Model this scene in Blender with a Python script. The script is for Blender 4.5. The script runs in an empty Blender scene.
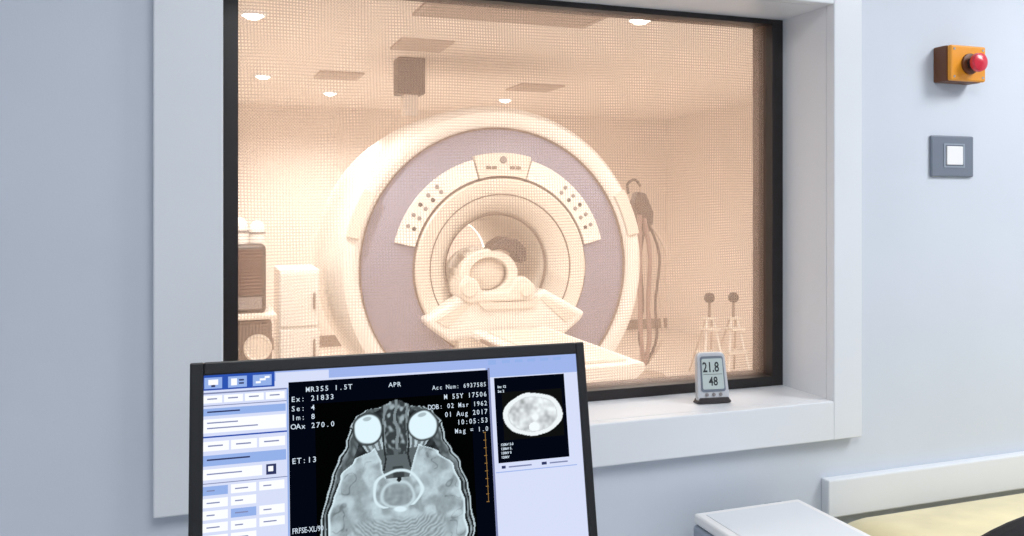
import bpy, bmesh, math
from mathutils import Vector, Matrix, noise

scene = bpy.context.scene
COL = scene.collection
F = 850.0
YAW = math.radians(19.7)
CAM = Vector((0.0, -1.75, 1.50))
FW = Vector((math.sin(YAW), math.cos(YAW), 0)); RT = Vector((math.cos(YAW), -math.sin(YAW), 0)); UP = Vector((0, 0, 1))

def ray(px, py):
    return FW + RT * ((px - 512) / F) + UP * (-(py - 203) / F)
def at_y(px, py, Y):
    d = ray(px, py); return CAM + d * ((Y - CAM.y) / d.y)
def at_z(px, py, Z):
    d = ray(px, py); return CAM + d * ((Z - CAM.z) / d.z)

# ---------------------------------------------------------------- materials
def lin(c):
    r = []
    for v in c:
        v = v / 255.0
        r.append(v / 12.92 if v <= 0.04045 else ((v + 0.055) / 1.055) ** 2.4)
    return (r[0], r[1], r[2], 1.0)

def mat(name, rgb, rough=0.5, metal=0.0, emit=0.0, var=0.0, scale=8.0, bump=0.0, bscale=200.0, coat=0.0):
    m = bpy.data.materials.new(name); m.use_nodes = True
    nt = m.node_tree; b = nt.nodes["Principled BSDF"]
    c = lin(rgb)
    b.inputs["Base Color"].default_value = c
    b.inputs["Roughness"].default_value = rough
    b.inputs["Metallic"].default_value = metal
    if coat: b.inputs["Coat Weight"].default_value = coat
    if emit:
        b.inputs["Emission Color"].default_value = c
        b.inputs["Emission Strength"].default_value = emit
    tc = nt.nodes.new("ShaderNodeTexCoord")
    if var:
        n = nt.nodes.new("ShaderNodeTexNoise"); n.inputs["Scale"].default_value = scale
        n.inputs["Detail"].default_value = 4
        nt.links.new(tc.outputs["Object"], n.inputs["Vector"])
        r = nt.nodes.new("ShaderNodeValToRGB")
        r.color_ramp.elements[0].position = 0.3; r.color_ramp.elements[1].position = 0.7
        r.color_ramp.elements[0].color = tuple(x * (1 - var) for x in c[:3]) + (1,)
        r.color_ramp.elements[1].color = tuple(min(1, x * (1 + var)) for x in c[:3]) + (1,)
        nt.links.new(n.outputs["Fac"], r.inputs["Fac"])
        nt.links.new(r.outputs["Color"], b.inputs["Base Color"])
    if bump:
        n2 = nt.nodes.new("ShaderNodeTexNoise"); n2.inputs["Scale"].default_value = bscale
        nt.links.new(tc.outputs["Object"], n2.inputs["Vector"])
        bp = nt.nodes.new("ShaderNodeBump"); bp.inputs["Strength"].default_value = bump
        bp.inputs["Distance"].default_value = 0.001
        nt.links.new(n2.outputs["Fac"], bp.inputs["Height"])
        nt.links.new(bp.outputs["Normal"], b.inputs["Normal"])
    return m

def emat(name, rgb, s=1.0):
    m = bpy.data.materials.new(name); m.use_nodes = True
    nt = m.node_tree; nt.nodes.clear()
    o = nt.nodes.new("ShaderNodeOutputMaterial"); e = nt.nodes.new("ShaderNodeEmission")
    e.inputs["Color"].default_value = lin(rgb); e.inputs["Strength"].default_value = s
    nt.links.new(e.outputs[0], o.inputs[0]); return m

def vcmat(name):
    m = bpy.data.materials.new(name); m.use_nodes = True
    nt = m.node_tree; nt.nodes.clear()
    o = nt.nodes.new("ShaderNodeOutputMaterial"); e = nt.nodes.new("ShaderNodeEmission")
    a = nt.nodes.new("ShaderNodeAttribute"); a.attribute_name = "scan"
    nt.links.new(a.outputs["Color"], e.inputs["Color"])
    nt.links.new(e.outputs[0], o.inputs[0]); return m

M = {}
M['wall'] = mat("pale_blue_paint", (209, 216, 226), 0.6, var=0.03, scale=2, bump=0.15, bscale=300)
M['trimwhite'] = mat("white_lacquer", (228, 232, 237), 0.35, var=0.01, scale=5)
M['black'] = mat("black_frame_metal", (30, 24, 24), 0.4)
M['bronze'] = mat("dark_bronze_channel", (60, 44, 38), 0.4, metal=0.3)
M['ceilw'] = mat("ceiling_white", (235, 235, 235), 0.8)
M['vinyl'] = mat("grey_vinyl_floor", (165, 168, 172), 0.5, var=0.05, scale=30)
M['magwall'] = mat("warm_wall_paint", (230, 219, 210), 0.7, var=0.03, scale=2)
M['magceil'] = mat("warm_ceiling_tiles", (238, 229, 221), 0.8, var=0.02, scale=2)
M['magfloor'] = mat("magnet_room_floor", (226, 216, 206), 0.45, var=0.04, scale=20)
M['scan'] = mat("scanner_cream_plastic", (243, 240, 234), 0.4, var=0.01, scale=3)
M['scan2'] = mat("scanner_ivory_plastic", (228, 221, 210), 0.45)
M['ring'] = mat("scanner_lavender_grey", (134, 136, 158), 0.45, var=0.03, scale=4)
M['bore'] = mat("bore_liner", (222, 212, 200), 0.5)
M['seam'] = mat("dark_seam", (125, 112, 102), 0.6)
M['dk'] = mat("dark_grey_plastic", (48, 42, 42), 0.45)
M['blackp'] = mat("black_plastic", (22, 22, 24), 0.38, bump=0.1, bscale=600)
M['midgrey'] = mat("mid_grey_plastic", (135, 130, 130), 0.4)
M['bluegrey'] = mat("blue_grey_plastic", (150, 160, 174), 0.4)
M['plate'] = mat("grey_metallic_plate", (122, 130, 142), 0.35, metal=0.3)
M['wplastic'] = mat("white_plastic", (242, 242, 242), 0.3)
M['coil'] = mat("coil_cream_plastic", (230, 224, 214), 0.4)
M['orange'] = mat("orange_plastic", (240, 158, 38), 0.4)
M['orangedk'] = mat("shade_and_collar_brown", (104, 62, 36), 0.5)
M['red'] = mat("red_button_plastic", (222, 38, 62), 0.3, coat=0.3)
M['lcd'] = mat("lcd_panel", (190, 202, 200), 0.25)
M['lcdink'] = mat("lcd_digits", (40, 46, 50), 0.6)
M['silver'] = mat("silver_plastic", (198, 200, 204), 0.32, metal=0.1)
M['cream'] = mat("cream_vinyl", (238, 224, 178), 0.3, var=0.10, scale=9, bump=0.6, bscale=25)
M['steel'] = mat("brushed_steel", (190, 188, 186), 0.3, metal=0.9)
M['desk'] = mat("desk_laminate", (205, 208, 212), 0.45, var=0.02, scale=12)
M['maroon'] = mat("maroon_display", (70, 44, 42), 0.3)
M['trolley'] = mat("trolley_grey_brown", (96, 84, 78), 0.45)
M['hose'] = mat("pink_grey_rubber_hose", (150, 126, 120), 0.5)
M['hosedk'] = mat("dark_rubber_hose", (60, 50, 50), 0.5)
M['pole'] = mat("painted_pole", (196, 182, 170), 0.4)
M['lamp'] = emat("downlight_lens", (255, 248, 238), 14)
M['vent'] = mat("vent_grille", (182, 168, 158), 0.6)
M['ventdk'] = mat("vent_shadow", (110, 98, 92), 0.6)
M['duct'] = mat("duct_metal", (70, 64, 64), 0.5, metal=0.2)
M['fabric'] = mat("black_mesh_fabric", (26, 24, 28), 0.8, bump=0.5, bscale=400)

# ---------------------------------------------------------------- mesh utils
WL = {}
def thing(name, label, cat, loc, group=None):
    e = bpy.data.objects.new(name, None); e.empty_display_size = 0.05
    e.location = loc; COL.objects.link(e)
    e["label"] = label; e["category"] = cat
    if group: e["group"] = group
    WL[e.name] = Vector(loc); return e

def mk(name, bm, mats, parent=None, origin=None, smooth=False, bevel=0.0, seg=2, label=None, cat=None, structure=False, group=None):
    if not isinstance(mats, (list, tuple)): mats = [mats]
    bmesh.ops.recalc_face_normals(bm, faces=bm.faces)
    o0 = WL[parent.name] if parent else Vector(origin if origin is not None else (0, 0, 0))
    bmesh.ops.translate(bm, verts=bm.verts, vec=-o0)
    me = bpy.data.meshes.new(name); bm.to_mesh(me); bm.free()
    for m in mats: me.materials.append(m)
    ob = bpy.data.objects.new(name, me); COL.objects.link(ob)
    if parent: ob.parent = parent
    else: ob.location = o0
    WL[ob.name] = o0
    if smooth:
        for p in me.polygons: p.use_smooth = True
        try: me.set_sharp_from_angle(angle=math.radians(38))
        except Exception: pass
    if bevel:
        b = ob.modifiers.new("bevel", 'BEVEL'); b.width = bevel; b.segments = seg
        b.limit_method = 'ANGLE'; b.angle_limit = math.radians(40)
    if label: ob["label"] = label
    if cat: ob["category"] = cat
    if structure: ob["kind"] = "structure"
    if group: ob["group"] = group
    return ob

def add_box(bm, x0, x1, y0, y1, z0, z1, mi=0, mtx=None):
    vs = [bm.verts.new((x, y, z)) for x in (x0, x1) for y in (y0, y1) for z in (z0, z1)]
    idx = [(0, 1, 3, 2), (4, 6, 7, 5), (0, 4, 5, 1), (2, 3, 7, 6), (0, 2, 6, 4), (1, 5, 7, 3)]
    for f in idx:
        fc = bm.faces.new([vs[i] for i in f]); fc.material_index = mi
    if mtx is not None: bmesh.ops.transform(bm, matrix=mtx, verts=vs)
    return vs

def box(name, x0, x1, y0, y1, z0, z1, m, **k):
    bm = bmesh.new(); add_box(bm, x0, x1, y0, y1, z0, z1); return mk(name, bm, m, **k)

def add_lathe(bm, c, prof, seg=96, axis='Y', mi=0, a0=0, a1=360, closed=False):
    full = abs(a1 - a0) >= 360
    n = seg if full else seg + 1
    rows = []
    for i in range(n):
        a = math.radians(a0 + (a1 - a0) * i / seg)
        row = []
        for r, h in prof:
            if axis == 'Y': p = (c[0] + r * math.cos(a), c[1] + h, c[2] + r * math.sin(a))
            elif axis == 'Z': p = (c[0] + r * math.cos(a), c[1] + r * math.sin(a), c[2] + h)
            else: p = (c[0] + h, c[1] + r * math.cos(a), c[2] + r * math.sin(a))
            row.append(bm.verts.new(p))
        rows.append(row)
    m = len(prof)
    for i in range(n if full else n - 1):
        A = rows[i]; B = rows[(i + 1) % n]
        for j in range(m if closed else m - 1):
            f = bm.faces.new((A[j], A[(j + 1) % m], B[(j + 1) % m], B[j])); f.material_index = mi
    if closed and not full:
        bm.faces.new(rows[0]).material_index = mi; bm.faces.new(rows[-1][::-1]).material_index = mi
    return rows

def lathe(name, c, prof, m, axis='Y', seg=96, a0=0, a1=360, closed=False, merge=True, xs=1.0, zs=1.0, **k):
    bm = bmesh.new(); add_lathe(bm, c, prof, seg, axis, 0, a0, a1, closed)
    if merge: bmesh.ops.remove_doubles(bm, verts=bm.verts, dist=1e-5)
    for q in bm.verts:
        q.co.x = c[0] + (q.co.x - c[0]) * xs; q.co.z = c[2] + (q.co.z - c[2]) * zs
    k.setdefault('smooth', True)
    return mk(name, bm, m, **k)

def add_prism(bm, pts, y0, y1, mi=0):
    A = [bm.verts.new((x, y0, z)) for x, z in pts]; B = [bm.verts.new((x, y1, z)) for x, z in pts]
    bm.faces.new(A).material_index = mi; bm.faces.new(B[::-1]).material_index = mi
    n = len(pts)
    for i in range(n):
        bm.faces.new((A[i], B[i], B[(i + 1) % n], A[(i + 1) % n])).material_index = mi
    return A + B

def add_tube(bm, pts, r, seg=10, mi=0):
    pts = [Vector(p) for p in pts]
    P = []
    if len(pts) > 2:
        for i in range(len(pts) - 1):
            p0 = pts[max(i - 1, 0)]; p1 = pts[i]; p2 = pts[i + 1]; p3 = pts[min(i + 2, len(pts) - 1)]
            for s in range(6):
                t = s / 6
                P.append(0.5 * ((2 * p1) + (-p0 + p2) * t + (2 * p0 - 5 * p1 + 4 * p2 - p3) * t * t + (-p0 + 3 * p1 - 3 * p2 + p3) * t ** 3))
        P.append(pts[-1])
    else: P = pts
    rows = []
    for i, p in enumerate(P):
        t = (P[min(i + 1, len(P) - 1)] - P[max(i - 1, 0)]).normalized()
        ref = Vector((0, 1, 0)) if abs(t.y) < 0.9 else Vector((1, 0, 0))
        a = t.cross(ref).normalized(); b = t.cross(a).normalized()
        rows.append([bm.verts.new(p + a * r * math.cos(2 * math.pi * k / seg) + b * r * math.sin(2 * math.pi * k / seg)) for k in range(seg)])
    for i in range(len(rows) - 1):
        for k in range(seg):
            bm.faces.new((rows[i][k], rows[i][(k + 1) % seg], rows[i + 1][(k + 1) % seg], rows[i + 1][k])).material_index = mi
    bm.faces.new(rows[0]).material_index = mi; bm.faces.new(rows[-1][::-1]).material_index = mi

def tube(name, pts, r, m, seg=10, **k):
    bm = bmesh.new(); add_tube(bm, pts, r, seg); k.setdefault('smooth', True); return mk(name, bm, m, **k)

def add_text(bm, body, size, origin, u, v, mi=0, bold=0.0, align='LEFT', sx=1.0):
    cu = bpy.data.curves.new("t", 'FONT'); cu.body = body; cu.size = size; cu.offset = bold * size
    cu.align_x = align; cu.resolution_u = 2
    ob = bpy.data.objects.new("t", cu); COL.objects.link(ob)
    dg = bpy.context.evaluated_depsgraph_get(); dg.update()
    me = bpy.data.meshes.new_from_object(ob.evaluated_get(dg))
    n0 = len(bm.verts); f0 = len(bm.faces)
    bm.from_mesh(me)
    bm.verts.ensure_lookup_table(); bm.faces.ensure_lookup_table()
    n = u.cross(v)
    mtx = Matrix(((u.x * sx, v.x, n.x, origin.x), (u.y * sx, v.y, n.y, origin.y), (u.z * sx, v.z, n.z, origin.z), (0, 0, 0, 1)))
    bmesh.ops.transform(bm, matrix=mtx, verts=bm.verts[n0:])
    for f in bm.faces[f0:]: f.material_index = mi
    bpy.data.objects.remove(ob); bpy.data.meshes.remove(me); bpy.data.curves.remove(cu)

# ---------------------------------------------------------------- room shells
WX0, WX1, WZ0, WZ1 = 0.028, 1.467, 1.007, 1.995
bm = bmesh.new()
add_box(bm, -1.6, WX0 - .02, 0, 0.3, 0, 2.7); add_box(bm, WX1 + .02, 5.2, 0, 0.3, 0, 2.7)
add_box(bm, WX0 - .02, WX1 + .02, 0, 0.3, 0, WZ0 - .02); add_box(bm, WX0 - .02, WX1 + .02, 0, 0.3, WZ1 + .02, 2.7)
for f in bm.faces:
    if f.calc_center_median().y > 0.29: f.material_index = 1
mk("wall_front", bm, [M['wall'], M['magwall']], structure=True)
box("wall_left", -1.7, -1.6, -3.3, 0.3, 0, 2.7, M['wall'], structure=True)
box("wall_right", 3.6, 3.7, -3.3, 0.0, 0, 2.7, M['wall'], structure=True)
box("wall_back", -1.7, 3.7, -3.4, -3.3, 0, 2.7, M['wall'], structure=True)
box("floor", -1.7, 3.7, -3.4, 0.0, -0.1, 0, M['vinyl'], structure=True)
box("ceiling", -1.7, 3.7, -3.4, 0.3, 2.7, 2.8, M['ceilw'], structure=True)
CZ = 2.50
box("floor", -1.0, 5.3, 0.3, 7.35, -0.1, 0, M['magfloor'], structure=True)
box("ceiling", -1.0, 5.3, 0.3, 7.35, CZ, CZ + .1, M['magceil'], structure=True)
box("wall_far", -1.0, 5.3, 7.25, 7.35, 0, CZ, M['magwall'], structure=True)
box("wall_side_left", -1.0, -0.9, 0.3, 7.25, 0, CZ, M['magwall'], structure=True)
box("wall_side_right", 5.2, 5.3, 0.3, 7.25, 0, CZ, M['magwall'], structure=True)
box("baseboard_far", -0.9, 5.2, 7.235, 7.25, 0, 0.12, M['seam'], structure=True)
bm = bmesh.new(); add_box(bm, 1.452, 3.59, -0.028, 0.0, 0.715, 0.81)
mk("trim_1", bm, M['trimwhite'], structure=True, bevel=0.004)

# ---------------------------------------------------------------- window
win = thing("window_1", "white boxed observation window", "window", (WX0, 0, WZ0))
win["kind"] = "structure"; del win["category"]
bm = bmesh.new()
fy = -0.03
ox0, ox1, oz0, oz1 = -0.096, 1.554, 0.91, 2.10
add_box(bm, ox0, WX0, fy, 0.0, oz0, oz1)
add_box(bm, WX1, ox1, fy, 0.0, oz0, oz1)
add_box(bm, WX0, WX1, fy, 0.0, oz0, WZ0)
add_box(bm, WX0, WX1, fy, 0.0, WZ1, oz1)
mk("casing", bm, M['trimwhite'], parent=win, bevel=0.003)
bm = bmesh.new()
add_box(bm, WX0 - .02, WX0, 0.0, 0.29, WZ0 - .02, WZ1 + .02); add_box(bm, WX1, WX1 + .02, 0.0, 0.29, WZ0 - .02, WZ1 + .02)
add_box(bm, WX0, WX1, 0.0, 0.29, WZ1, WZ1 + .02)
mk("jamb_lining", bm, M['trimwhite'], parent=win)
box("sill", WX0, WX1, 0.0, 0.29, WZ0 - .02, WZ0, M['trimwhite'], parent=win)
def frame(name, w, wt, y0, y1, m):
    bm = bmesh.new(); a, b, c, d = WX0, WX1, WZ0, WZ1
    add_box(bm, a, a + w, y0, y1, c, d); add_box(bm, b - w, b, y0, y1, c, d)
    add_box(bm, a + w, b - w, y0, y1, c, c + .026); add_box(bm, a + w, b - w, y0, y1, d - wt, d)
    return mk(name, bm, m, parent=win, bevel=0.0015)
frame("inner_frame", 0.034, 0.014, 0.17, 0.20, M['black'])
frame("frame_channel", 0.030, 0.008, 0.20, 0.265, M['bronze'])
g = bpy.data.materials.new("clear_glass"); g.use_nodes = True
nt = g.node_tree; nt.nodes.clear()
o = nt.nodes.new("ShaderNodeOutputMaterial"); mx = nt.nodes.new("ShaderNodeMixShader")
tr = nt.nodes.new("ShaderNodeBsdfTransparent"); gl = nt.nodes.new("ShaderNodeBsdfGlossy"); fr = nt.nodes.new("ShaderNodeFresnel")
gl.inputs["Roughness"].default_value = 0.02; fr.inputs["IOR"].default_value = 1.35
mth = nt.nodes.new("ShaderNodeMath"); mth.operation = 'MULTIPLY'; mth.inputs[1].default_value = 0.5
nt.links.new(fr.outputs[0], mth.inputs[0]); nt.links.new(mth.outputs[0], mx.inputs[0])
nt.links.new(tr.outputs[0], mx.inputs[1]); nt.links.new(gl.outputs[0], mx.inputs[2]); nt.links.new(mx.outputs[0], o.inputs[0])
bm = bmesh.new()
a, b, c, d = WX0 + .028, WX1 - .028, WZ0 + .02, WZ1 - .006
bm.faces.new([bm.verts.new(p) for p in ((a, .196, c), (b, .196, c), (b, .196, d), (a, .196, d))])
mk("glass_pane", bm, g, parent=win)
def meshmat(name, s, w, rot, warp, opac):
    m = bpy.data.materials.new(name); m.use_nodes = True
    nt = m.node_tree; nt.nodes.clear(); N = nt.nodes.new; L = nt.links.new
    o = N("ShaderNodeOutputMaterial"); mx = N("ShaderNodeMixShader"); tr = N("ShaderNodeBsdfTransparent")
    df = N("ShaderNodeBsdfDiffuse"); df.inputs["Color"].default_value = lin((226, 190, 164))
    tl = N("ShaderNodeBsdfTranslucent"); tl.inputs["Color"].default_value = lin((238, 212, 194))
    ad = N("ShaderNodeMixShader"); ad.inputs[0].default_value = 0.42
    L(df.outputs[0], ad.inputs[1]); L(tl.outputs[0], ad.inputs[2])
    tc = N("ShaderNodeTexCoord"); nz = N("ShaderNodeTexNoise"); nz.inputs["Scale"].default_value = 3.6; nz.inputs["Detail"].default_value = 0
    L(tc.outputs["Object"], nz.inputs["Vector"])
    sb = N("ShaderNodeVectorMath"); sb.operation = 'SCALE'; sb.inputs["Scale"].default_value = warp
    L(nz.outputs["Color"], sb.inputs[0])
    adv = N("ShaderNodeVectorMath"); adv.operation = 'ADD'
    L(tc.outputs["Object"], adv.inputs[0]); L(sb.outputs[0], adv.inputs[1])
    mp = N("ShaderNodeMapping"); mp.inputs["Rotation"].default_value = (0, rot, 0)
    L(adv.outputs[0], mp.inputs[0])
    sp = N("ShaderNodeSeparateXYZ"); L(mp.outputs[0], sp.inputs[0])
    outs = []
    for ax in ("X", "Z"):
        pp = N("ShaderNodeMath"); pp.operation = 'PINGPONG'; pp.inputs[1].default_value = s / 2
        L(sp.outputs[ax], pp.inputs[0])
        lt = N("ShaderNodeMapRange"); lt.inputs["From Min"].default_value = w * .2; lt.inputs["From Max"].default_value = w * .8
        lt.inputs["To Min"].default_value = opac; lt.inputs["To Max"].default_value = 0.0
        L(pp.outputs[0], lt.inputs["Value"]); outs.append(lt)
    mxx = N("ShaderNodeMath"); mxx.operation = 'MAXIMUM'
    L(outs[0].outputs[0], mxx.inputs[0]); L(outs[1].outputs[0], mxx.inputs[1])
    L(mxx.outputs[0], mx.inputs[0]); L(tr.outputs[0], mx.inputs[1]); L(ad.outputs[0], mx.inputs[2]); L(mx.outputs[0], o.inputs[0])
    return m
for nm, yy_, s, w, rot, wp, op in (("shielding_mesh", .215, .0070, .0034, 0.0, .003, .30), ("shielding_mesh", .235, .0073, .0036, math.radians(1.6), .030, .34)):
    bm = bmesh.new()
    bm.faces.new([bm.verts.new(p) for p in ((a, yy_, c), (b, yy_, c), (b, yy_, d), (a, yy_, d))])
    mk(nm, bm, meshmat("copper_mesh", s, w, rot, wp, op), parent=win)

# ---------------------------------------------------------------- MRI scanner
MX, MY, MZ = 1.77, 3.45, 1.085
C = (MX, MY, MZ)
mri = thing("mri_scanner", "large cream scanner with grey front ring and round bore", "mri scanner", (MX, MY + .6, 0))
lathe("outer_shell", C, [(0.885, 0.04), (0.895, 0.0), (0.92, -0.03), (0.96, -0.042), (1.00, -0.03), (1.035, 0.02), (1.052, .10), (1.062, .35), (1.065, .7), (1.05, 1.05), (1.0, 1.2), (.7, 1.28), (.31, 1.3)], M['scan'], seg=128, parent=mri)
lathe("accent_ring", C, [(.905, .01), (.86, -.012), (.78, -.035), (.70, -.05), (.55, -.06)], M['ring'], seg=128, parent=mri)
lathe("shell_seam", C, [(.897, -.004), (.901, -.016), (.890, -.004)], M['seam'], seg=128, parent=mri)
lathe("inner_bezel", C, [(.572, -.04), (.572, -.085), (.56, -.098), (.52, -.09), (.44, -.05), (.37, .02), (.325, .12), (.31, .22)], M['scan2'], seg=128, parent=mri)
lathe("bezel_seam", C, [(.578, -.05), (.584, -.068), (.576, -.084), (.572, -.05)], M['seam'], seg=128, parent=mri)
lathe("bore_tube", C, [(.31, .22), (.30, .3), (.30, 1.3)], M['bore'], seg=96, parent=mri)
lathe("bezel_groove", C, [(.474, -.071), (.470, -.073), (.466, -.066)], M['seam'], seg=96, parent=mri)
lathe("bore_rim", C, [(.345, .035), (.335, .05), (.340, .07)], M['seam'], seg=96, parent=mri)
def arc(name, r0, r1, a0, a1, y0, y1, m, parent, bevel=0.006):
    return lathe(name, C, [(r0, y0), (r1, y0), (r1, y1), (r0, y1)], m, seg=max(6, int((a1 - a0) / 2)), a0=a0, a1=a1, closed=True, parent=parent, bevel=bevel, smooth=False)
pl = arc("control_panel", .588, .715, 106, 166, -.085, -.04, M['scan'], mri)
pr = arc("control_panel", .588, .715, 14, 74, -.085, -.04, M['scan'], mri)
pc = arc("display_panel", .588, .735, 74.8, 105.2, -.095, -.04, M['scan2'], mri)
for i in range(5):
    for j in range(2):
        for s, p in ((1, pr), (-1, pl)):
            ang = 24 + i * 6.5; ang = ang if s == 1 else 180 - ang
            rr = .63 + j * .042; aa = math.radians(ang)
            lathe("button", (MX + rr * math.cos(aa), MY - .085, MZ + rr * math.sin(aa)), [(0.0001, -.008), (.011, -.008), (.014, 0)], M['dk'] if (i + j) % 3 == 0 else M['midgrey'], seg=12, parent=p)
lathe("status_lamp", (MX, MY - .095, MZ + .69), [(.0001, -.01), (.02, -.01), (.024, 0)], M['midgrey'], seg=20, parent=pc)
for dx in (-.10, -.06, .06, .10):
    box("key", MX + dx - .015, MX + dx + .015, MY - .102, MY - .094, MZ + .63, MZ + .65, M['seam'], parent=pc)
arc("side_cover", .925, 1.01, 150, 168, -.062, -.03, M['scan2'], mri)
arc("side_cover", .925, 1.01, 12, 30, -.062, -.03, M['scan2'], mri)
box("plinth", MX - .7, MX + .7, MY + .1, MY + 1.15, 0, .35, M['scan2'], parent=mri, bevel=.02)
bm = bmesh.new()
add_prism(bm, [(MX + x, z) for x, z in ((-.54, .79), (-.25, .955), (-.19, .93), (.19, .93), (.25, .955), (.54, .79), (.50, .74), (.38, .65), (-.38, .65), (-.50, .74))], 3.27, 3.44)
mk("dock_apron", bm, M['scan'], parent=mri, bevel=.03, seg=4)
for s in (-1, 1):
    bm = bmesh.new()
    q = [(MX + s * .47, .785), (MX + s * .235, .915), (MX + s * .215, .895), (MX + s * .39, .735)]
    add_prism(bm, q, 3.263, 3.272)
    mk("apron_inlay", bm, M['scan2'], parent=mri, bevel=.003)
box("dock_column", MX - .32, MX + .32, 3.28, 3.5, 0.0, .68, M['scan2'], parent=mri, bevel=.02)
bm = bmesh.new()
add_prism(bm, [(MX - .20, .88), (MX - .19, .915), (MX - .10, .885), (MX + .10, .885), (MX + .19, .915), (MX + .20, .88), (MX + .16, .84), (MX - .16, .84)], 3.24, 4.6)
mk("cradle_bridge", bm, M['scan2'], parent=mri, bevel=.005)
lathe("added_bore_glow_ring", C, [(.298, 1.20), (.292, 1.21), (.292, 1.23), (.298, 1.24)], emat("bore_fill_glow", (255, 246, 232), 2.5), seg=64, parent=mri)  # glowing ring added, unseen, to brighten the dark bore interior

# patient table
tb = thing("patient_table", "cream wheeled patient table docked at the scanner", "patient table", (MX, 2.5, 0))
bm = bmesh.new()
add_prism(bm, [(MX - .25, .68), (MX - .25, .715), (MX - .22, .725), (MX - .15, .715), (MX + .15, .715), (MX + .22, .725), (MX + .25, .715), (MX + .25, .68), (MX + .2, .64), (MX - .2, .64)], 1.95, 3.22)
mk("tabletop", bm, M['scan'], parent=tb, bevel=.008)
box("mattress", MX - .185, MX + .185, 2.02, 3.12, .715, .732, M['scan2'], parent=tb, bevel=.006)
box("body", MX - .2, MX + .2, 2.1, 3.1, .28, .65, M['scan2'], parent=tb, bevel=.03)
box("base_chassis", MX - .28, MX + .28, 2.0, 3.1, .1, .28, M['scan'], parent=tb, bevel=.03)
for sx in (-1, 1):
    box("side_rail", MX + sx * .262 - .008, MX + sx * .262 + .008, 2.1, 3.0, .685, .705, M['seam'], parent=tb, bevel=.003)
    for yy_ in (2.1, 3.0):
        lathe("wheel", (MX + sx * .22 - .02, yy_, .055), [(.0001, 0), (.05, 0), (.055, .01), (.055, .03), (.05, .04), (.0001, .04)], M['dk'], axis='X', seg=20, parent=tb)

# head coil
HX, HY, HZ = 1.655, 3.29, 1.055
hc = thing("head_coil", "bulky cream head coil with a dark mirror in the bore", "head coil", (HX, HY + .15, .88))
XS, ZS = 1.22, 1.0
lathe("front_ring", (HX, HY, HZ), [(.105, 0), (.15, 0), (.158, .01), (.158, .06), (.105, .06)], M['coil'], seg=40, closed=True, xs=XS, zs=ZS, parent=hc, bevel=.006)
lathe("rear_ring", (HX, HY + .29, HZ), [(.105, 0), (.15, 0), (.158, .01), (.158, .06), (.105, .06)], M['coil'], seg=40, closed=True, xs=XS, zs=ZS, parent=hc, bevel=.006)
for i in range(6):
    aa = math.radians(30 + i * 60)
    bm = bmesh.new()
    add_box(bm, -.032, .032, HY + .05, HY + .30, .115, .152)
    bmesh.ops.transform(bm, matrix=Matrix.Translation((HX, 0, HZ)) @ Matrix.Scale(XS, 4, (1, 0, 0)) @ Matrix.Rotation(aa, 4, 'Y'), verts=bm.verts)
    mk("rung", bm, M['coil'], parent=hc, bevel=.008)
lathe("lower_shell", (HX, HY + .02, HZ), [(.12, 0), (.165, 0), (.165, .30), (.12, .30)], M['coil'], seg=24, a0=185, a1=355, closed=True, xs=XS, zs=ZS, parent=hc, bevel=.006, smooth=False)
bm = bmesh.new()
add_prism(bm, [(HX - .16, .888), (HX - .21, .93), (HX - .215, 1.00), (HX - .17, 1.06), (HX - .10, 1.03), (HX - .06, .95), (HX + .10, .95), (HX + .15, 1.03), (HX + .22, 1.04), (HX + .29, .98), (HX + .28, .888)], HY - .06, HY + .36)
mk("coil_base", bm, M['coil'], parent=hc, bevel=.018, seg=3)
bm = bmesh.new()
add_prism(bm, [(HX + .0, HZ + .15), (HX + .02, HZ + .19), (HX + .09, HZ + .235), (HX + .18, HZ + .22), (HX + .24, HZ + .16), (HX + .25, HZ + .08), (HX + .20, HZ + .06), (HX + .17, HZ + .13), (HX + .08, HZ + .16)], HY - .02, HY + .14)
mk("mirror_housing", bm, M['dk'], parent=hc, bevel=.014, seg=3)
lathe("locking_knob", (HX - .15, HY - .06, .975), [(.0001, -.02), (.045, -.02), (.052, -.01), (.052, .0), (.0001, 0)], M['scan2'], seg=24, parent=hc)
lathe("locking_knob", (HX + .22, HY - .06, .955), [(.0001, -.02), (.036, -.02), (.042, -.01), (.042, .0), (.0001, 0)], M['scan2'], seg=24, parent=hc)
lathe("head_pad", (HX, HY + .06, HZ), [(.0001, -.02), (.07, -.01), (.100, .01), (.103, .10), (.0001, .12)], M['bore'], seg=32, xs=XS, zs=ZS, parent=hc)

# quench duct
qp = thing("quench_duct", "solid dark grey duct box dropping from the ceiling above the scanner", "duct", (1.32, 4.05, CZ))
box("duct_body", 1.225, 1.415, 3.97, 4.14, 2.25, CZ, M['duct'], parent=qp, bevel=.008)
box("pipe_stub", 1.27, 1.37, 4.00, 4.10, 2.10, 2.25, M['magceil'], parent=qp, bevel=.01)

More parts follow.
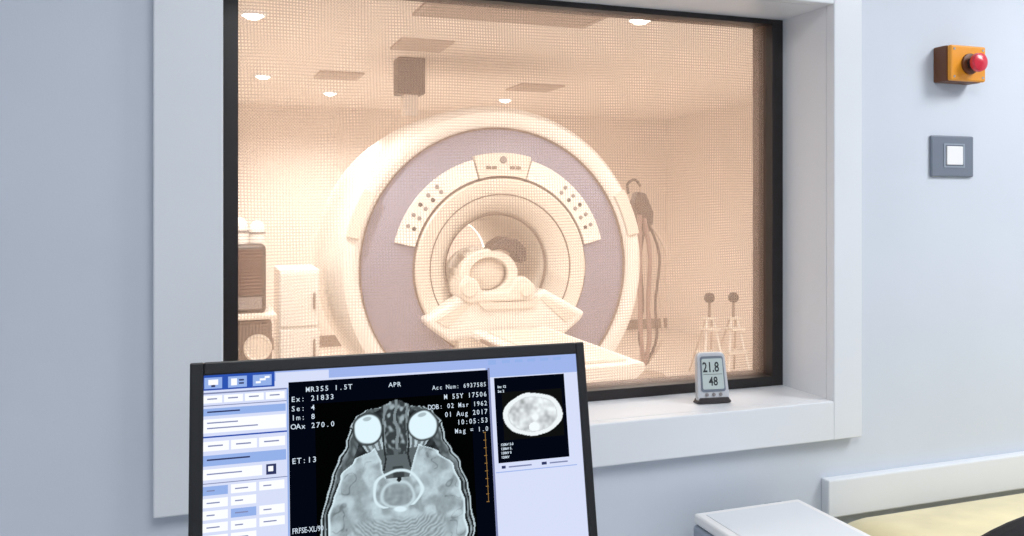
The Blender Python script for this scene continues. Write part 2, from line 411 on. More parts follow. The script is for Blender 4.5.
# downlights
for px, py, pw in ((253, 13, 26), (640, 18, 14), (263, 75, 28), (330, 92, 34), (505, 99, 16)):
    p = at_z(px, py, CZ)
    dl = thing("downlight", "round recessed ceiling downlight with a bright lens", "ceiling light", (p.x, p.y, CZ), group="recessed downlights in the scanner room ceiling")
    lathe("trim_ring", (p.x, p.y, CZ), [(.055, -.001), (.057, -.016), (.072, -.010), (.078, 0)], M['wplastic'], axis='Z', seg=28, parent=dl)
    lathe("lens", (p.x, p.y, CZ), [(.0001, -.036), (.032, -.030), (.055, -.006)], M['lamp'], axis='Z', seg=28, parent=dl)
    li = bpy.data.lights.new("downlight_lamp", 'SPOT'); li.energy = pw * 4.0; li.spot_size = math.radians(165); li.spot_blend = .6
    li.shadow_soft_size = .06; li.color = (1, .955, .90)
    lo = bpy.data.objects.new("downlight_lamp", li); lo.location = (p.x, p.y, CZ - .05); COL.objects.link(lo)

def vent(px0, py0, px1, py1, n, lab):
    p0 = at_z(px0, py1, CZ); p1 = at_z(px1, py1, CZ); near = at_z((px0 + px1) / 2, py0, CZ)
    x0, x1 = p0.x, p1.x; y1 = (p0.y + p1.y) / 2; y0 = near.y
    v = thing("ceiling_vent", lab, "air vent", ((x0 + x1) / 2, (y0 + y1) / 2, CZ))
    bm = bmesh.new(); w = .03
    add_box(bm, x0, x0 + w, y0, y1, CZ - .015, CZ); add_box(bm, x1 - w, x1, y0, y1, CZ - .015, CZ)
    add_box(bm, x0 + w, x1 - w, y0, y0 + w, CZ - .015, CZ); add_box(bm, x0 + w, x1 - w, y1 - w, y1, CZ - .015, CZ)
    mk("vent_frame", bm, M['vent'], parent=v)
    bm = bmesh.new()
    for i in range(n):
        y = y0 + w + (y1 - y0 - 2 * w) * (i + .5) / n
        add_box(bm, x0 + w, x1 - w, -.014, .014, -.0015, .0015, mtx=Matrix.Translation((0, y, CZ - .010)) @ Matrix.Rotation(-.3, 4, 'X'))
    mk("slats", bm, M['vent'], parent=v)
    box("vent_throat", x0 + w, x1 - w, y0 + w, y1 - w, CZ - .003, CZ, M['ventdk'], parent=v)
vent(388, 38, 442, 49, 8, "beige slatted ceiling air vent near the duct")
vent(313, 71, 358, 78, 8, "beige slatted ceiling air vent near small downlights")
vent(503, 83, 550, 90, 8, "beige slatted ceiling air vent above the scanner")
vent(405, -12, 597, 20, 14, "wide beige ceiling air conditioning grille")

# medical trolley
tx0, tx1 = -0.12, 0.34
tr_ = thing("medical_trolley", "dark wheeled equipment trolley with a display and round gauges", "trolley", (.12, 3.3, 0))
box("cabinet", tx0, tx1, 3.15, 3.55, .12, .86, M['trolley'], parent=tr_, bevel=.04, seg=4)
box("display_housing", tx0 + .02, tx1 - .03, 3.2, 3.5, .88, 1.27, M['dk'], parent=tr_, bevel=.03, seg=4)
box("display", tx0 + .05, tx1 - .055, 3.19, 3.2, .99, 1.24, M['maroon'], parent=tr_)
box("display_keypad", tx0 + .05, tx1 - .055, 3.19, 3.2, .91, .975, M['midgrey'], parent=tr_)
box("worktop", tx0 - .02, tx1 + .02, 3.1, 3.58, .86, .885, M['scan2'], parent=tr_, bevel=.005)
lathe("gauge", (.26, 3.15, .70), [(.0001, -.02), (.055, -.02), (.065, -.03), (.075, -.02), (.075, 0)], M['scan2'], seg=32, parent=tr_)
lathe("gauge", (.10, 3.15, .70), [(.0001, -.02), (.045, -.02), (.055, -.03), (.06, -.02), (.06, 0)], M['scan2'], seg=32, parent=tr_)
for zz in (.17, .31, .45):
    box("drawer", tx0 + .04, tx1 - .04, 3.135, 3.15, zz, zz + .12, M['scan2'], parent=tr_, bevel=.004)
for xx in (tx0 + .05, tx1 - .05):
    for yy_ in (3.2, 3.5):
        lathe("castor", (xx - .015, yy_, .06), [(.0001, 0), (.055, 0), (.06, .01), (.06, .02), (.055, .03), (.0001, .03)], M['dk'], axis='X', seg=18, parent=tr_)
        box("castor_fork", xx - .02, xx + .02, yy_ - .015, yy_ + .015, .09, .125, M['steel'], parent=tr_)
for i, (xx, y_, rr, hh) in enumerate(((.165, 3.30, .055, .15), (.268, 3.34, .046, .13), (.05, 3.33, .05, .14))):
    b_ = thing("canister", "white round-topped canister on the trolley display", "canister", (xx, y_, 1.27), group="white canisters on the trolley")
    lathe("canister_body", (xx, y_, 1.27), [(.0001, 0), (rr, 0), (rr, hh * .55), (rr * .85, hh * .8), (rr * .5, hh * .95), (.0001, hh)], M['scan'], axis='Z', seg=24, parent=b_)
    lathe("canister_band", (xx, y_, 1.27), [(rr + .002, hh * .42), (rr + .002, hh * .5)], M['midgrey'], axis='Z', seg=24, parent=b_)

# white storage cabinet
st = thing("storage_cabinet", "tall narrow white storage cabinet beside the dark trolley", "cabinet", (.52, 3.7, 0))
box("body", .40, .64, 3.5, 3.9, .04, 1.10, M['scan'], parent=st, bevel=.008)
box("cabinet_base", .41, .63, 3.52, 3.88, 0, .05, M['midgrey'], parent=st)
up = box("door", .408, .632, 3.485, 3.5, .76, 1.08, M['scan'], parent=st, bevel=.004)
lo_ = box("door", .408, .632, 3.485, 3.5, .08, .74, M['scan'], parent=st, bevel=.004)
box("handle", .60, .612, 3.470, 3.485, .86, .96, M['seam'], parent=up, bevel=.002)
box("handle", .60, .612, 3.470, 3.485, .56, .68, M['seam'], parent=lo_, bevel=.002)

# hose stand
hp = at_y(641, 300, 4.75)
hx, hy = hp.x, 4.75
hs = thing("hose_stand", "slim stand with a dark gas head and hanging hoses", "medical stand", (hx, hy, 0))
tube("pole", [(hx, hy, .05), (hx, hy, 1.66)], .014, M['pole'], parent=hs)
lathe("base_disc", (hx, hy, 0), [(.0001, .05), (.05, .05), (.2, .03), (.22, .01), (.22, 0), (.0001, 0)], M['pole'], axis='Z', seg=32, parent=hs)
bm = bmesh.new(); add_prism(bm, [(hx - .10, 1.50), (hx - .06, 1.60), (hx + .02, 1.58), (hx + .09, 1.42), (hx + .08, 1.26), (hx + .0, 1.24), (hx - .04, 1.36)], hy - .07, hy + .04)
mk("gas_head", bm, M['hosedk'], parent=hs, bevel=.02, seg=3)
tube("hook", [(hx, hy, 1.64), (hx - .06, hy, 1.70), (hx - .13, hy, 1.66), (hx - .12, hy, 1.58)], .012, M['dk'], parent=hs)
for i, (dx, sp, mm, rad) in enumerate(((-.05, -.03, 'hose', .02), (-.01, .03, 'hose', .02), (.03, .08, 'hosedk', .012), (.06, .12, 'pole', .012), (.0, -.07, 'hosedk', .012))):
    tube("hose", [(hx + dx, hy - .07, 1.40 - .03 * i), (hx + dx + sp, hy - .12, 1.05), (hx + dx + sp * .6, hy - .11, .65), (hx + dx * .5 + sp, hy - .10, .35), (hx + dx * .5, hy - .09, .16), (hx + .01 * i, hy - .02, .12)], rad, M[mm], parent=hs)

# step stools
for i, px in enumerate((710, 734)):
    p = at_y(px, 330, 4.6 - i * .05); sx_, sy_ = p.x, p.y
    s_ = thing("step_stool", "pale metal step stool with a black-knobbed upright", "step stool", (sx_, sy_, 0), group="step stools by the side wall")
    hw = .11
    for q in (-1, 1):
        tube("leg", [(sx_ + q * .03, sy_, .50), (sx_ + q * hw, sy_ - .08, .02)], .010, M['scan'], parent=s_, seg=8)
        tube("rear_leg", [(sx_ + q * .03, sy_ + .02, .50), (sx_ + q * hw, sy_ + .16, .02)], .009, M['pole'], parent=s_, seg=8)
    for z_, w_ in ((.40, .065), (.20, .10)):
        box("step", sx_ - w_, sx_ + w_, sy_ - .08, sy_ + .07, z_, z_ + .02, M['scan2'], parent=s_, bevel=.004)
    box("top_bracket", sx_ - .06, sx_ + .06, sy_ - .03, sy_ + .05, .49, .51, M['scan2'], parent=s_, bevel=.004)
    tube("upright", [(sx_, sy_ + .01, .50), (sx_, sy_ + .01, .66)], .012, M['seam'], parent=s_, seg=8)
    lathe("knob", (sx_, sy_ + .01, .64), [(.0001, 0), (.03, .0), (.046, .02), (.046, .05), (.03, .078), (.0001, .085)], M['dk'], axis='Z', seg=20, parent=s_)

# ---------------------------------------------------------------- control room objects
ex0, ex1 = 1.815, 1.937
ez = at_y(955, 67, 0).z
es = thing("emergency_stop", "orange wall box with a red mushroom emergency button", "emergency button", ((ex0 + ex1) / 2, 0, ez))
box("shaded_side_block", ex0, ex1, -.044, 0, ez - .047, ez + .047, M['orangedk'], parent=es, bevel=.004)  # housing's side in shade, painted in as a thick dark brown block
box("housing", ex0 + .001, ex1 - .001, -.058, -.044, ez - .0465, ez + .0465, M['orange'], parent=es, bevel=.005, seg=3)
bcx, bcz = ex0 + .062, ez - .002
lathe("collar", (bcx, -.058, bcz), [(.027, 0), (.027, -.006), (.022, -.008), (.014, -.008)], M['orangedk'], seg=32, parent=es)
lathe("button_stem", (bcx, -.064, bcz), [(.015, 0), (.015, -.022)], M['dk'], seg=24, parent=es)
lathe("mushroom_button", (bcx, -.080, bcz), [(.015, 0), (.023, -.001), (.025, -.006), (.023, -.015), (.014, -.020), (.0001, -.022)], M['red'], seg=36, parent=es)
for sx in (ex0 + .012, ex1 - .012):
    for sz in (ez - .036, ez + .036):
        lathe("screw", (sx, -.058, sz), [(.0001, -.001), (.003, -.001), (.0035, 0)], M['steel'], seg=12, parent=es)

s0 = at_y(929, 136, 0); s1 = at_y(971, 176, 0)
sx0, sx1, sz1, sz0 = s0.x, s1.x, at_y(950, 136, 0).z, at_y(950, 177, 0).z
sw = thing("light_switch", "grey metal wall plate with one white rocker switch", "light switch", ((sx0 + sx1) / 2, 0, sz0))
box("cover_plate", sx0, sx1, -.009, 0, sz0, sz1, M['plate'], parent=sw, bevel=.004, seg=3)
cx_, cz_ = (sx0 + sx1) / 2 + .004, (sz0 + sz1) / 2 + .002
bm = bmesh.new()
for (a_, b_, c_, d_) in ((cx_ - .036, cx_ - .031, cz_ - .028, cz_ + .028), (cx_ + .031, cx_ + .036, cz_ - .028, cz_ + .028), (cx_ - .036, cx_ + .036, cz_ + .028, cz_ + .032), (cx_ - .036, cx_ + .036, cz_ - .032, cz_ - .028)):
    add_box(bm, a_, b_, -.0105, -.009, c_, d_)
mk("surround", bm, M['bluegrey'], parent=sw)
box("rocker", cx_ - .028, cx_ + .028, -.013, -.009, cz_ - .025, cz_ + .025, M['wplastic'], parent=sw, bevel=.002)

tp = Vector((1.805 * math.tan(math.radians(33.0)), 0.055, WZ0))
th = thing("digital_thermometer", "small silver digital thermometer with a grey screen on the sill", "thermometer", tp)
R = Matrix.Translation(tp) @ Matrix.Rotation(math.radians(-8), 4, 'Z') @ Matrix.Rotation(math.radians(-10), 4, 'X')
def rounded(w0, w1, h, r, n=5):
    pts = []
    for cx, cz, a0 in ((w1 - r, h - r, 0), (-(w1 - r), h - r, 90), (-(w0 - r), r, 180), (w0 - r, r, 270)):
        for k in range(n + 1):
            a = math.radians(a0 + 90 * k / n); pts.append((cx + r * math.cos(a), cz + r * math.sin(a)))
    return pts
def thp(name, pts, y0, y1, m, bev=0.0):
    bm = bmesh.new(); add_prism(bm, pts, y0, y1); bmesh.ops.transform(bm, matrix=R, verts=bm.verts); return mk(name, bm, m, parent=th, bevel=bev)
thp("case", rounded(.042, .037, .124, .014), -.009, .009, M['silver'], .003)
thp("dark_surround", [(x, z + .028) for x, z in rounded(.032, .030, .086, .006)], -.0105, -.0088, M['plate'])
thp("lcd_screen", [(x, z + .034) for x, z in rounded(.028, .027, .074, .004)], -.0115, -.0104, M['lcd'])
thp("foot", rounded(.044, .040, .014, .005), -.012, .02, M['dk'], .002)
bm = bmesh.new()
add_text(bm, "21.8", .034, Vector((-.026, -.0118, .076)), Vector((1, 0, 0)), Vector((0, 0, 1)), bold=.02, sx=.75)
add_text(bm, "48", .030, Vector((-.012, -.0118, .043)), Vector((1, 0, 0)), Vector((0, 0, 1)), bold=.02, sx=.8)
add_box(bm, -.025, .025, -.0118, -.0116, .0695, .0705)
bmesh.ops.transform(bm, matrix=R, verts=bm.verts)
mk("lcd_digits", bm, M['lcdink'], parent=th)
for dx in (-.018, 0, .018):
    bm = bmesh.new(); add_lathe(bm, (dx, -.0095, .021), [(.0001, -.002), (.004, -.002), (.0045, 0)], 12)
    bmesh.ops.transform(bm, matrix=R, verts=bm.verts); mk("button", bm, M['midgrey'], parent=th)

# desk
dk = thing("desk", "light grey laminate desk under the window", "desk", (.45, -.42, 0))
box("desktop", -.55, 1.36, -.82, -.015, .665, .70, M['desk'], parent=dk, bevel=.003)
for xx in (-.52, 1.30):
    for yy_ in (-.78, -.10):
        box("leg", xx, xx + .04, yy_, yy_ + .04, 0, .665, M['steel'], parent=dk)
box("modesty_panel", -.48, 1.30, -.08, -.065, .3, .66, M['desk'], parent=dk)

pr_ = thing("document_scanner", "white flat-topped document scanner with blue-grey sides on the desk", "scanner", (1.18, -.25, .70))
p0x, p1x, p0y, p1y = 1.030, 1.320, -.42, -.08
box("body", p0x, p1x, p0y, p1y, .70, .775, M['bluegrey'], parent=pr_, bevel=.008)
box("lid", p0x + .002, p1x - .002, p0y + .002, p1y - .002, .777, .800, M['wplastic'], parent=pr_, bevel=.006, seg=3)
box("lid_panel", p0x + .022, p1x - .02, p0y + .02, p1y - .022, .800, .8015, M['trimwhite'], parent=pr_, bevel=.001)
box("hinge", p0x + .04, p0x + .09, p1y - .004, p1y + .012, .75, .795, M['bluegrey'], parent=pr_, bevel=.003)
box("hinge", p1x - .09, p1x - .04, p1y - .004, p1y + .012, .75, .795, M['bluegrey'], parent=pr_, bevel=.003)
box("feed_slot", p0x + .03, p1x - .03, p0y - .001, p0y + .004, .725, .735, M['dk'], parent=pr_)

# couch with a domed, rounded-end mattress
cc = thing("examination_couch", "cream vinyl examination couch with a white steel frame by the wall", "couch", (2.2, -.33, 0))
bm = bmesh.new()
rows = []
NS = 24
for x_, k_ in [(1.375 + .13 * (1 - math.cos(t * math.pi / 2 / 8)), math.sin(max(t, .8) * math.pi / 2 / 8)) for t in range(9)] + [(2.8, 1), (2.9, .9), (2.95, .5)]:
    row = []
    for i in range(NS + 1):
        a_ = math.pi * i / NS
        ca, sa = math.cos(a_), math.sin(a_)
        y = -.335 + .30 * (abs(ca) ** .6) * (1 if ca > 0 else -1) * (.80 + .20 * k_)
        row.append(bm.verts.new((x_, y, .622 + .140 * (sa ** .65) * k_)))
    rows.append(row)
bm.faces.new(rows[0]); bm.faces.new(rows[-1][::-1])
for ra, rb in zip(rows[:-1], rows[1:]):
    for i in range(NS + 1): bm.faces.new((ra[i], rb[i], rb[(i + 1) % (NS + 1)], ra[(i + 1) % (NS + 1)]))
mk("mattress", bm, M['cream'], parent=cc, smooth=True)
box("frame", 1.42, 2.92, -.60, -.07, .58, .622, M['trimwhite'], parent=cc, bevel=.004)
for xx in (1.46, 2.84):
    for yy_ in (-.58, -.12):
        box("leg", xx, xx + .035, yy_, yy_ + .035, 0, .58, M['trimwhite'], parent=cc)

# office chair
ox, oy = 1.085, -.97
oc = thing("office_chair", "black office chair with a curved backrest in front of the desk", "chair", (ox, oy, 0))
bm = bmesh.new()
nx_, nz_ = 20, 12
front = []; back = []
for j in range(nz_ + 1):
    tz = j / nz_; rf = []; rb = []
    for i in range(nx_ + 1):
        s = -1 + 2 * i / nx_
        zt = .62 + tz * (.50 - .06 * abs(s) ** 3)
        wd = .215 * (1 - .12 * (1 - tz)) * (1 - .10 * max(0, tz - .8) / .2)
        yb = oy + .03 - .05 * (1 - s * s) + .04 * (tz - .5)
        rf.append(bm.verts.new((ox + s * wd, yb, zt))); rb.append(bm.verts.new((ox + s * wd, yb - .035, zt)))
    front.append(rf); back.append(rb)
for j in range(nz_):
    for i in range(nx_):
        bm.faces.new((front[j][i], front[j][i + 1], front[j + 1][i + 1], front[j + 1][i]))
        bm.faces.new((back[j][i], back[j + 1][i], back[j + 1][i + 1], back[j][i + 1]))
for i in range(nx_):
    bm.faces.new((front[0][i], back[0][i], back[0][i + 1], front[0][i + 1])); bm.faces.new((front[-1][i], front[-1][i + 1], back[-1][i + 1], back[-1][i]))
for j in range(nz_):
    bm.faces.new((front[j][0], front[j + 1][0], back[j + 1][0], back[j][0])); bm.faces.new((front[j][-1], back[j][-1], back[j + 1][-1], front[j + 1][-1]))
mk("backrest", bm, M['fabric'], parent=oc, bevel=.012, seg=3, smooth=True)
box("seat", ox - .23, ox + .23, oy + .01, oy + .47, .43, .50, M['fabric'], parent=oc, bevel=.03, seg=3)
tube("back_support", [(ox, oy + .2, .42), (ox, oy - .03, .44), (ox, oy - .05, .60), (ox, oy - .04, .80)], .02, M['blackp'], parent=oc)
tube("gas_post", [(ox, oy + .24, .10), (ox, oy + .24, .43)], .028, M['steel'], parent=oc)
for k in range(5):
    a_ = math.radians(90 + 72 * k); ex_, ey_ = ox + .27 * math.cos(a_), oy + .24 + .27 * math.sin(a_)
    tube("base_arm", [(ox, oy + .24, .11), (ex_, ey_, .075)], .02, M['blackp'], parent=oc)
    lathe("castor", (ex_ - .02, ey_, .03), [(.0001, 0), (.026, 0), (.03, .006), (.03, .034), (.026, .04), (.0001, .04)], M['blackp'], axis='X', seg=16, parent=oc)

# ---------------------------------------------------------------- monitor
ma = math.radians(1.8); tl = math.radians(11)
u = Vector((math.cos(ma), -math.sin(ma), 0)); nb = Vector((math.sin(ma), math.cos(ma), 0))
v = nb * math.sin(tl) + Vector((0, 0, 1)) * math.cos(tl)
nf = -(nb * math.cos(tl) - Vector((0, 0, 1)) * math.sin(tl))
O = CAM + ray(390, 353) * 1.15
def uv(px, py):
    d = ray(px, py); t = (O - CAM).dot(nf) / d.dot(nf); p = CAM + d * t - O
    return p.dot(u), p.dot(v)
def W(a, b, l=0.0): return O + u * a + v * b + nf * l
uL, vT = uv(190, 363); uR, vT2 = uv(583, 342); vT = (vT + vT2) / 2
HM = .352
vB = vT - HM
def mbox(bm, a0, a1, b0, b1, l0, l1, mi=0):
    vs = add_box(bm, a0, a1, b0, b1, l0, l1, mi)
    for q in vs: q.co = W(q.co.x, q.co.y, q.co.z)
base = W((uL + uR) / 2, vB, 0); base = Vector((base.x, base.y + .13, .70))
mo = thing("computer_monitor", "black widescreen monitor showing a medical scan viewer, on the desk", "monitor", base)
bw = .0165
sL = uL + bw; sR = uR - bw * .8; sT = vT - bw; sB = vB + bw * 1.1
bm = bmesh.new()
mbox(bm, uL, sL, vB, vT, -.02, .004); mbox(bm, sR, uR, vB, vT, -.02, .004)
mbox(bm, sL, sR, sT, vT, -.02, .004); mbox(bm, sL, sR, vB, sB, -.02, .004)
mk("bezel", bm, M['blackp'], parent=mo, bevel=.002)
bm = bmesh.new(); mbox(bm, uL + .004, uR - .004, vB + .004, vT - .004, -.045, -.005); mk("rear_case", bm, M['blackp'], parent=mo, bevel=.012)
bm = bmesh.new()
um = (uL + uR) / 2
cb = W(um, (vT + vB) / 2 - .03, -.045)
add_box(bm, cb.x - .045, cb.x + .045, base.y - .02, base.y + .02, .712, cb.z + .03)
mbox(bm, um - .05, um + .05, (vT + vB) / 2 - .08, (vT + vB) / 2 + .02, -.09, -.044)
mk("stand_neck", bm, M['blackp'], parent=mo, bevel=.006)
lathe("stand_base", (base.x, base.y - .02, .70), [(.0001, .014), (.12, .012), (.13, .006), (.13, 0), (.0001, 0)], M['blackp'], axis='Z', seg=48, parent=mo)

SM = [emat("screen_panel", (216, 224, 250), 1.0), emat("screen_black", (3, 7, 20), 1.0), emat("screen_blue", (46, 84, 178), 1.0),
      emat("screen_lavender", (160, 182, 236), 1.0), emat("screen_white", (248, 250, 255), 1.05), emat("screen_text", (215, 230, 244), 1.0),
      emat("screen_grey", (130, 138, 178), 1.0), emat("screen_yellow", (150, 114, 62), 1.0), emat("screen_lightblue", (150, 178, 234), 1.0), emat("screen_darktext", (50, 58, 100), 1.0), vcmat("scan_pixels")]
sm = bmesh.new()
def Rl(a0, a1, b0, b1, mi, l):
    f = sm.faces.new([sm.verts.new(W(*q, l)) for q in ((a0, b0), (a1, b0), (a1, b1), (a0, b1))]); f.material_index = mi
def ux(px): return uv(px, 440)[0]
def vy(py): return uv(390, py)[1]
def N_(x0, y0, x1, y1, mi, l=.0010):
    Rl(max(ux(x0), sL), min(ux(x1), sR), max(vy(y1), sB), min(vy(y0), sT), mi, l)
Rl(sL, sR, sB, sT, 0, .0005)
N_(190, 355, 590, 374, 3, .0007)
N_(190, 355, 275, 379, 2, .0009)
N_(204, 367, 222, 377.5, 8, .0011); N_(208, 369, 218, 374, 4, .0013); N_(211, 374, 215, 376, 9, .0013)
N_(228, 367, 247, 377.5, 8, .0011); N_(231, 369, 237, 375.5, 4, .0013); N_(239, 370, 244, 371.5, 9, .0013); N_(239, 373, 244, 374.5, 9, .0013)
N_(253, 367, 272, 377.5, 8, .0011); N_(256, 373, 261, 375, 4, .0013); N_(260, 370.5, 266, 372.5, 4, .0013); N_(265, 368.5, 270, 370.5, 4, .0013)
N_(276, 366, 330, 376, 0, .0009)
N_(489, 355, 590, 384, 3, .0009); N_(492, 366, 500, 371, 8, .0011)
for i in range(5): N_(506 + i * 13, 367, 514 + i * 13, 370, 8, .0011)
N_(289, 376, 491, 620, 1, .0012)
N_(493, 384, 590, 620, 0, .0008)
N_(497, 385, 568, 474, 1, .0012)
N_(491, 374, 493, 620, 6, .0013)
N_(203, 381, 288, 382.5, 6, .0011)
for i in range(4): N_(203 + i * 21, 384, 222 + i * 21, 391, 4, .0011); N_(207 + i * 21, 386.5, 217 + i * 21, 387.7, 6, .0013)
N_(203, 393, 287, 393.8, 6, .0011)
N_(203, 396, 286, 403, 8, .0011); N_(207, 398.6, 240, 400, 9, .0013)
N_(203, 406, 286, 419, 4, .0011); N_(207, 409, 238, 410.2, 6, .0013); N_(207, 414, 258, 415.2, 6, .0013)
N_(203, 422, 287, 423.5, 2, .0011)
for i in range(3): N_(203 + i * 28, 427, 229 + i * 28, 436, 4, .0011); N_(208 + i * 28, 430.5, 223 + i * 28, 431.8, 6, .0013)
N_(203, 440, 286, 450, 8, .0011); N_(207, 443.5, 250, 445, 9, .0013)
N_(266, 453, 276, 463, 9, .0011); N_(268, 455, 273, 460, 4, .0013)
N_(203, 453, 262, 463, 4, .0011); N_(207, 457, 242, 458.2, 6, .0013)
N_(203, 466, 287, 466.8, 6, .0011)
for r in range(11):
    y_ = 469 + r * 11.5
    for c_ in range(3):
        x_ = 203 + c_ * 28
        if r in (1, 4) and c_ == 2: continue
        N_(x_, y_, x_ + 25, y_ + 8.5, 4 if (r * 2 + c_) % 5 else 8, .0011)
        N_(x_ + 4, y_ + 3.6, x_ + (17 if (r + c_) % 2 else 12), y_ + 4.8, 6, .0013)
N_(287, 381, 288.7, 620, 8, .0014)
N_(500, 477, 504, 480, 9, .0011); N_(507, 478, 530, 479.5, 6, .0011)
N_(540, 477, 545, 480, 9, .0011); N_(548, 478, 566, 479.5, 6, .0011)
N_(494, 483, 575, 484, 3, .0011)
N_(484.9, 440, 485.5, 512, 7, .0016)
for i in range(10): N_(483.2, 440 + i * 8, 486, 440.8 + i * 8, 7, .0016)
ADV = .66
def T(s, px, py, h, mi=5, align='LEFT', bold=.006, l=.0018, sx=1.0):
    """fixed-pitch lettering like the viewer's terminal font"""
    b_ = uv(px, py)[1]; size = h / 760.0 / .70; adv = size * ADV * sx
    a_ = ux(px) if align == 'LEFT' else ux(px) - adv * len(s)
    if align == 'PLAIN':
        add_text(sm, s, size, W(ux(px), b_, l), u, v, mi, bold, 'LEFT', sx); return
    for ch in s:
        if ch != ' ':
            wch = 1.0 if ch not in 'MWm' else .78
            add_text(sm, ch, size, W(a_ + adv * .5, b_, l), u, v, mi, bold, 'CENTER', wch * sx)
        a_ += adv
T("MR355 1.5T", 306, 392, 4.9)
T("APR", 390, 387, 4.6)
T("Ex: 21833", 291, 402, 5.0); T("Se: 4", 291, 411.5, 5.0); T("Im: 8", 291, 420.5, 5.0); T("OAx 270.0", 291, 429.5, 5.0)
T("Acc Num: 6937585", 489, 386, 4.4, align='RIGHT', sx=.88)
T("M 55Y 17506", 489, 396, 5.0, align='RIGHT', sx=.9); T("DOB: 02 Mar 1962", 489, 405, 4.8, align='RIGHT', sx=.88)
T("01 Aug 2017", 489, 413.5, 5.0, align='RIGHT', sx=.9); T("10:05:53", 489, 422, 5.0, align='RIGHT', sx=.9); T("Mag = 1.0", 489, 430.5, 4.8, align='RIGHT', sx=.9)
T("ET:13", 291, 464, 5.2)
T("FRFSE-XL/90", 291, 534, 5.0, align='PLAIN', sx=.78)
for i, s in enumerate(("Im: 12", "Se: 2")): T(s, 500, 388 + i * 4.5, 2.6, bold=.03, align='PLAIN')
for i in range(4): T("120kV 5.0"[:9 - i], 500, 446 + i * 4.2, 2.4, bold=.03, align='PLAIN')

lay = sm.verts.layers.float_color.new("scan")
def nz(x, y, s, seed=0): return noise.noise(Vector((x / s, y / s, seed * 7.3)))
def sst(e0, e1, x):
    t = max(0.0, min(1.0, (x - e0) / (e1 - e0))); return t * t * (3 - 2 * t)
def mixf(a, b, t): return a * (1 - t) + b * t
def interp(tab, y):
    if y <= tab[0][0]: return tab[0][1]
    for i in range(len(tab) - 1):
        if y <= tab[i + 1][0]:
            t = (y - tab[i][0]) / (tab[i + 1][0] - tab[i][0]); t = t * t * (3 - 2 * t)
            return tab[i][1] * (1 - t) + tab[i + 1][1] * t
    return tab[-1][1]
HW = [(-90, 0), (-87, 7), (-82, 14), (-79, 30), (-74, 40), (-62, 47), (-48, 51), (-34, 57), (-18, 65), (0, 71), (20, 75), (45, 76), (75, 64), (95, 35), (105, 0)]
BWT = [(-46, 0), (-42, 24), (-34, 42), (-18, 56), (2, 64), (20, 68), (45, 69), (75, 57), (92, 12), (96, 0)]
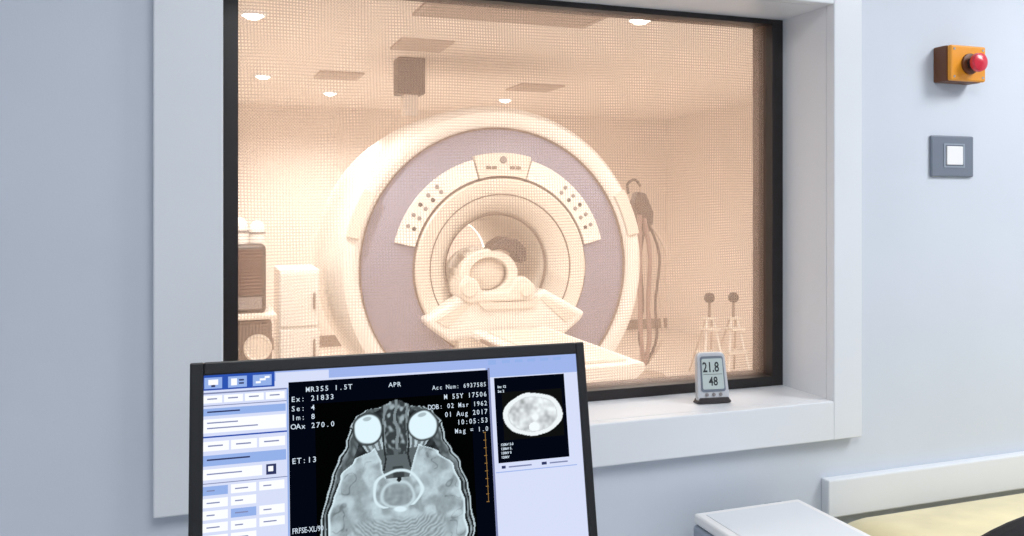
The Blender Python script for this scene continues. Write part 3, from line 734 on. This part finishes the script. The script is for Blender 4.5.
def brain(x, y):
    x0, y0 = x, y
    x += nz(x0, y0, 16, 1) * 3.0; y += nz(x0, y0, 16, 2) * 2.0
    ax = abs(x); hw = interp(HW, y)
    d = hw - ax
    if y < -94 or y > 104 or d < 0: return 0.02
    g = 0.16 + .12 * nz(x, y, 5, 3)
    if d < 1.5: g = .80
    elif d < 3.4: g = .12
    elif d < 5.0: g = .50 + .25 * nz(x, y, 6, 4)
    if y < 6 and 5 <= d < 14: g = .26 + .30 * abs(nz(x, y * .6, 5, 5))
    if ax < 14 and y < -24:
        g = .20 + .45 * sst(-.1, .5, nz(x * 1.5, y, 6, 6))
        if ax < 1.4: g = .50
        if abs(ax - 11.5) < 1.1 and y < -36: g = .50
    if ax < 30 and -34 < y < -6: g = .34 + .34 * sst(-.2, .5, nz(x, y, 7, 8))
    if -64 < y < -20:
        cx = 28 - (y + 60) * .32; hwid = 15 * (1 - (y + 60) / 44.0)
        q = abs(ax - cx)
        if q < max(hwid, 1.2):
            g = .76 + .12 * nz(x, y, 5, 9)
            if q < 1.9: g = .44
            if abs(q - hwid * .66) < 1.3: g = .38
        elif q < max(hwid, 1.2) + 1.8: g = .14
    r = math.hypot(ax - 28, y + 61)
    if r < 17: g = mixf(.22, g, sst(15.5, 17, r))
    if r < 15: g = mixf(1.0, .28, sst(13.4, 15, r))
    if r < 13.5:
        l_ = math.hypot(ax - 28, (y + 71.5) * 2.2); g = mixf(.72, g, sst(3.5, 5.5, l_))
    bw = interp(BWT, y)
    cleft = 12 + max(0, (-14 - y)) * .35
    if y > -46 and ax < bw and not (y < -12 and ax < cleft):
        wx = x + 5 * nz(x, y, 12, 31); wy = y + 5 * nz(x, y, 12, 32)
        gm = nz(wx, wy, 12, 11)
        lobe = sst(-.3, .35, gm)
        g = mixf(.80, .60, lobe) + .05 * nz(x, y, 4, 13) + .03 * nz(x, y, 2, 17)
        if bw - ax < 18:      # cortical rim shading
            rdg = abs(nz(wx + 40, wy, 9, 12)); g -= .16 * (1 - sst(.0, .10, rdg)) * sst(1, 5, bw - ax)
        if bw - ax < 3: g = mixf(.95, g, sst(.8, 3, bw - ax))
        if y < -12 and ax - cleft < 3: g = mixf(.92, g, sst(0, 3, ax - cleft))
        if y > 24:
            rr_ = math.hypot(x * .75, y - 16)
            fo = .64 + .09 * math.sin(rr_ * 2.1 + nz(x, y, 7, 14) * 5) + .07 * nz(x, y, 2.5, 15)
            g = mixf(g, fo, sst(24, 31, y) * (1 - sst(40, 50, ax)))
    elif -40 < y and ax < bw + 2.0: g = min(g, .34) if y < -12 else .10
    if ax < 6 and -22 < y < -12: g = mixf(.20, g, sst(4, 6, ax))
    st_ = abs(math.hypot((ax - 2) / 22, (y - 0) / 18.0) - 1)       # CSF star around the stem
    if st_ < .10 and y < 16: g = mixf(.96, g, sst(.03, .10, st_))
    e = math.hypot(x / 15, (y - 4) / 12.0)
    if e < 1.25: g = mixf(.86, g, sst(1.05, 1.25, e))
    if e < 1.06: g = mixf(.58 + .10 * nz(x, y, 4, 15), .84, sst(.85, 1.06, e))
    q = math.hypot(x, y + 10.5)
    if q < 2.0: g = .12
    f4 = math.hypot(x / 5.5, (y - 19) / 3.0)
    if f4 < 1.2: g = mixf(.98, g, sst(.7, 1.2, f4))
    return max(0, min(1, g))
def abdomen(x, y):
    e = math.hypot(x / 33.5, y / 22.0)
    e *= 1 + .05 * nz(x, y, 18, 20)
    if e > 1: return .03
    n1 = nz(x, y, 9, 21); n2 = nz(x, y, 4.5, 22)
    g = .86 + .28 * n1 + .22 * n2
    if e > .84: g = .97
    elif e > .80: g = .82
    if math.hypot(x / 6, (y - 13) / 4.5) < 1: g = 1.0
    return max(0.4, min(1, g))
def paint(cpx, cpy, x0, x1, y0, y1, st, fn, tint, l, gam=1.6):
    uc, vc = uv(cpx, cpy); S = 760.0
    nx = int((x1 - x0) / st) + 1; ny = int((y1 - y0) / st) + 1
    G = []
    for j in range(ny):
        row = []
        for i in range(nx):
            x = x0 + i * st; y = y0 + j * st
            q = sm.verts.new(W(uc + x / S, vc - y / S, l)); g = fn(x, y) ** gam
            q[lay] = (g * tint[0], g * tint[1], g * tint[2], 1); row.append(q)
        G.append(row)
    for j in range(ny - 1):
        for i in range(nx - 1):
            f = sm.faces.new((G[j + 1][i], G[j + 1][i + 1], G[j][i + 1], G[j][i])); f.material_index = 10
paint(398, 490, -80, 80, -90, 106, .7, brain, (.76, .93, 1.0), .0014, 1.8)
paint(533, 414, -34, 34, -25, 25, .7, abdomen, (.92, .98, 1.0), .0014, 1.5)
bmesh.ops.translate(sm, verts=sm.verts, vec=-WL[mo.name])
me = bpy.data.meshes.new("screen"); sm.to_mesh(me); sm.free()
for m_ in SM: me.materials.append(m_)
so = bpy.data.objects.new("screen", me); so.parent = mo; COL.objects.link(so)
so["label"] = "lit screen with an axial head scan and tool panels"

# ---------------------------------------------------------------- lights
def area(name, loc, rot, sx, sy, e, col):
    l = bpy.data.lights.new(name, 'AREA'); l.shape = 'RECTANGLE'; l.size = sx; l.size_y = sy; l.energy = e; l.color = col
    o = bpy.data.objects.new(name, l); o.location = loc; o.rotation_euler = rot; COL.objects.link(o); return o
area("control_ceiling_lamp", (.4, -1.9, 2.66), (0, 0, 0), 1.2, 1.2, 34, (.98, .99, 1.0))
area("control_ceiling_lamp", (2.6, -1.2, 2.66), (0, 0, 0), .7, .7, 36, (.99, .99, 1.0))
area("magnet_fill_light", (1.3, 1.4, 2.47), (math.radians(20), 0, 0), 3.0, 1.2, 76, (1, .965, .925))  # both magnet room areas are unseen fill, added to brighten the scanner
area("magnet_fill_light", (4.2, 2.6, 2.47), (0, 0, 0), .8, 1.6, 42, (1, .965, .925))
w = bpy.data.worlds.new("world"); scene.world = w; w.use_nodes = True
w.node_tree.nodes["Background"].inputs[0].default_value = (.6, .65, .7, 1); w.node_tree.nodes["Background"].inputs[1].default_value = .3

# ---------------------------------------------------------------- camera
cam = bpy.data.cameras.new("camera"); co = bpy.data.objects.new("camera", cam); COL.objects.link(co)
cam.sensor_fit = 'HORIZONTAL'; cam.sensor_width = 36; cam.lens = F / 1024 * 36
cam.shift_y = -65.0 / 1024; cam.clip_start = .02
co.location = CAM; co.rotation_euler = (math.radians(90), 0, -YAW)
scene.camera = co
scene.view_settings.view_transform = 'Standard'
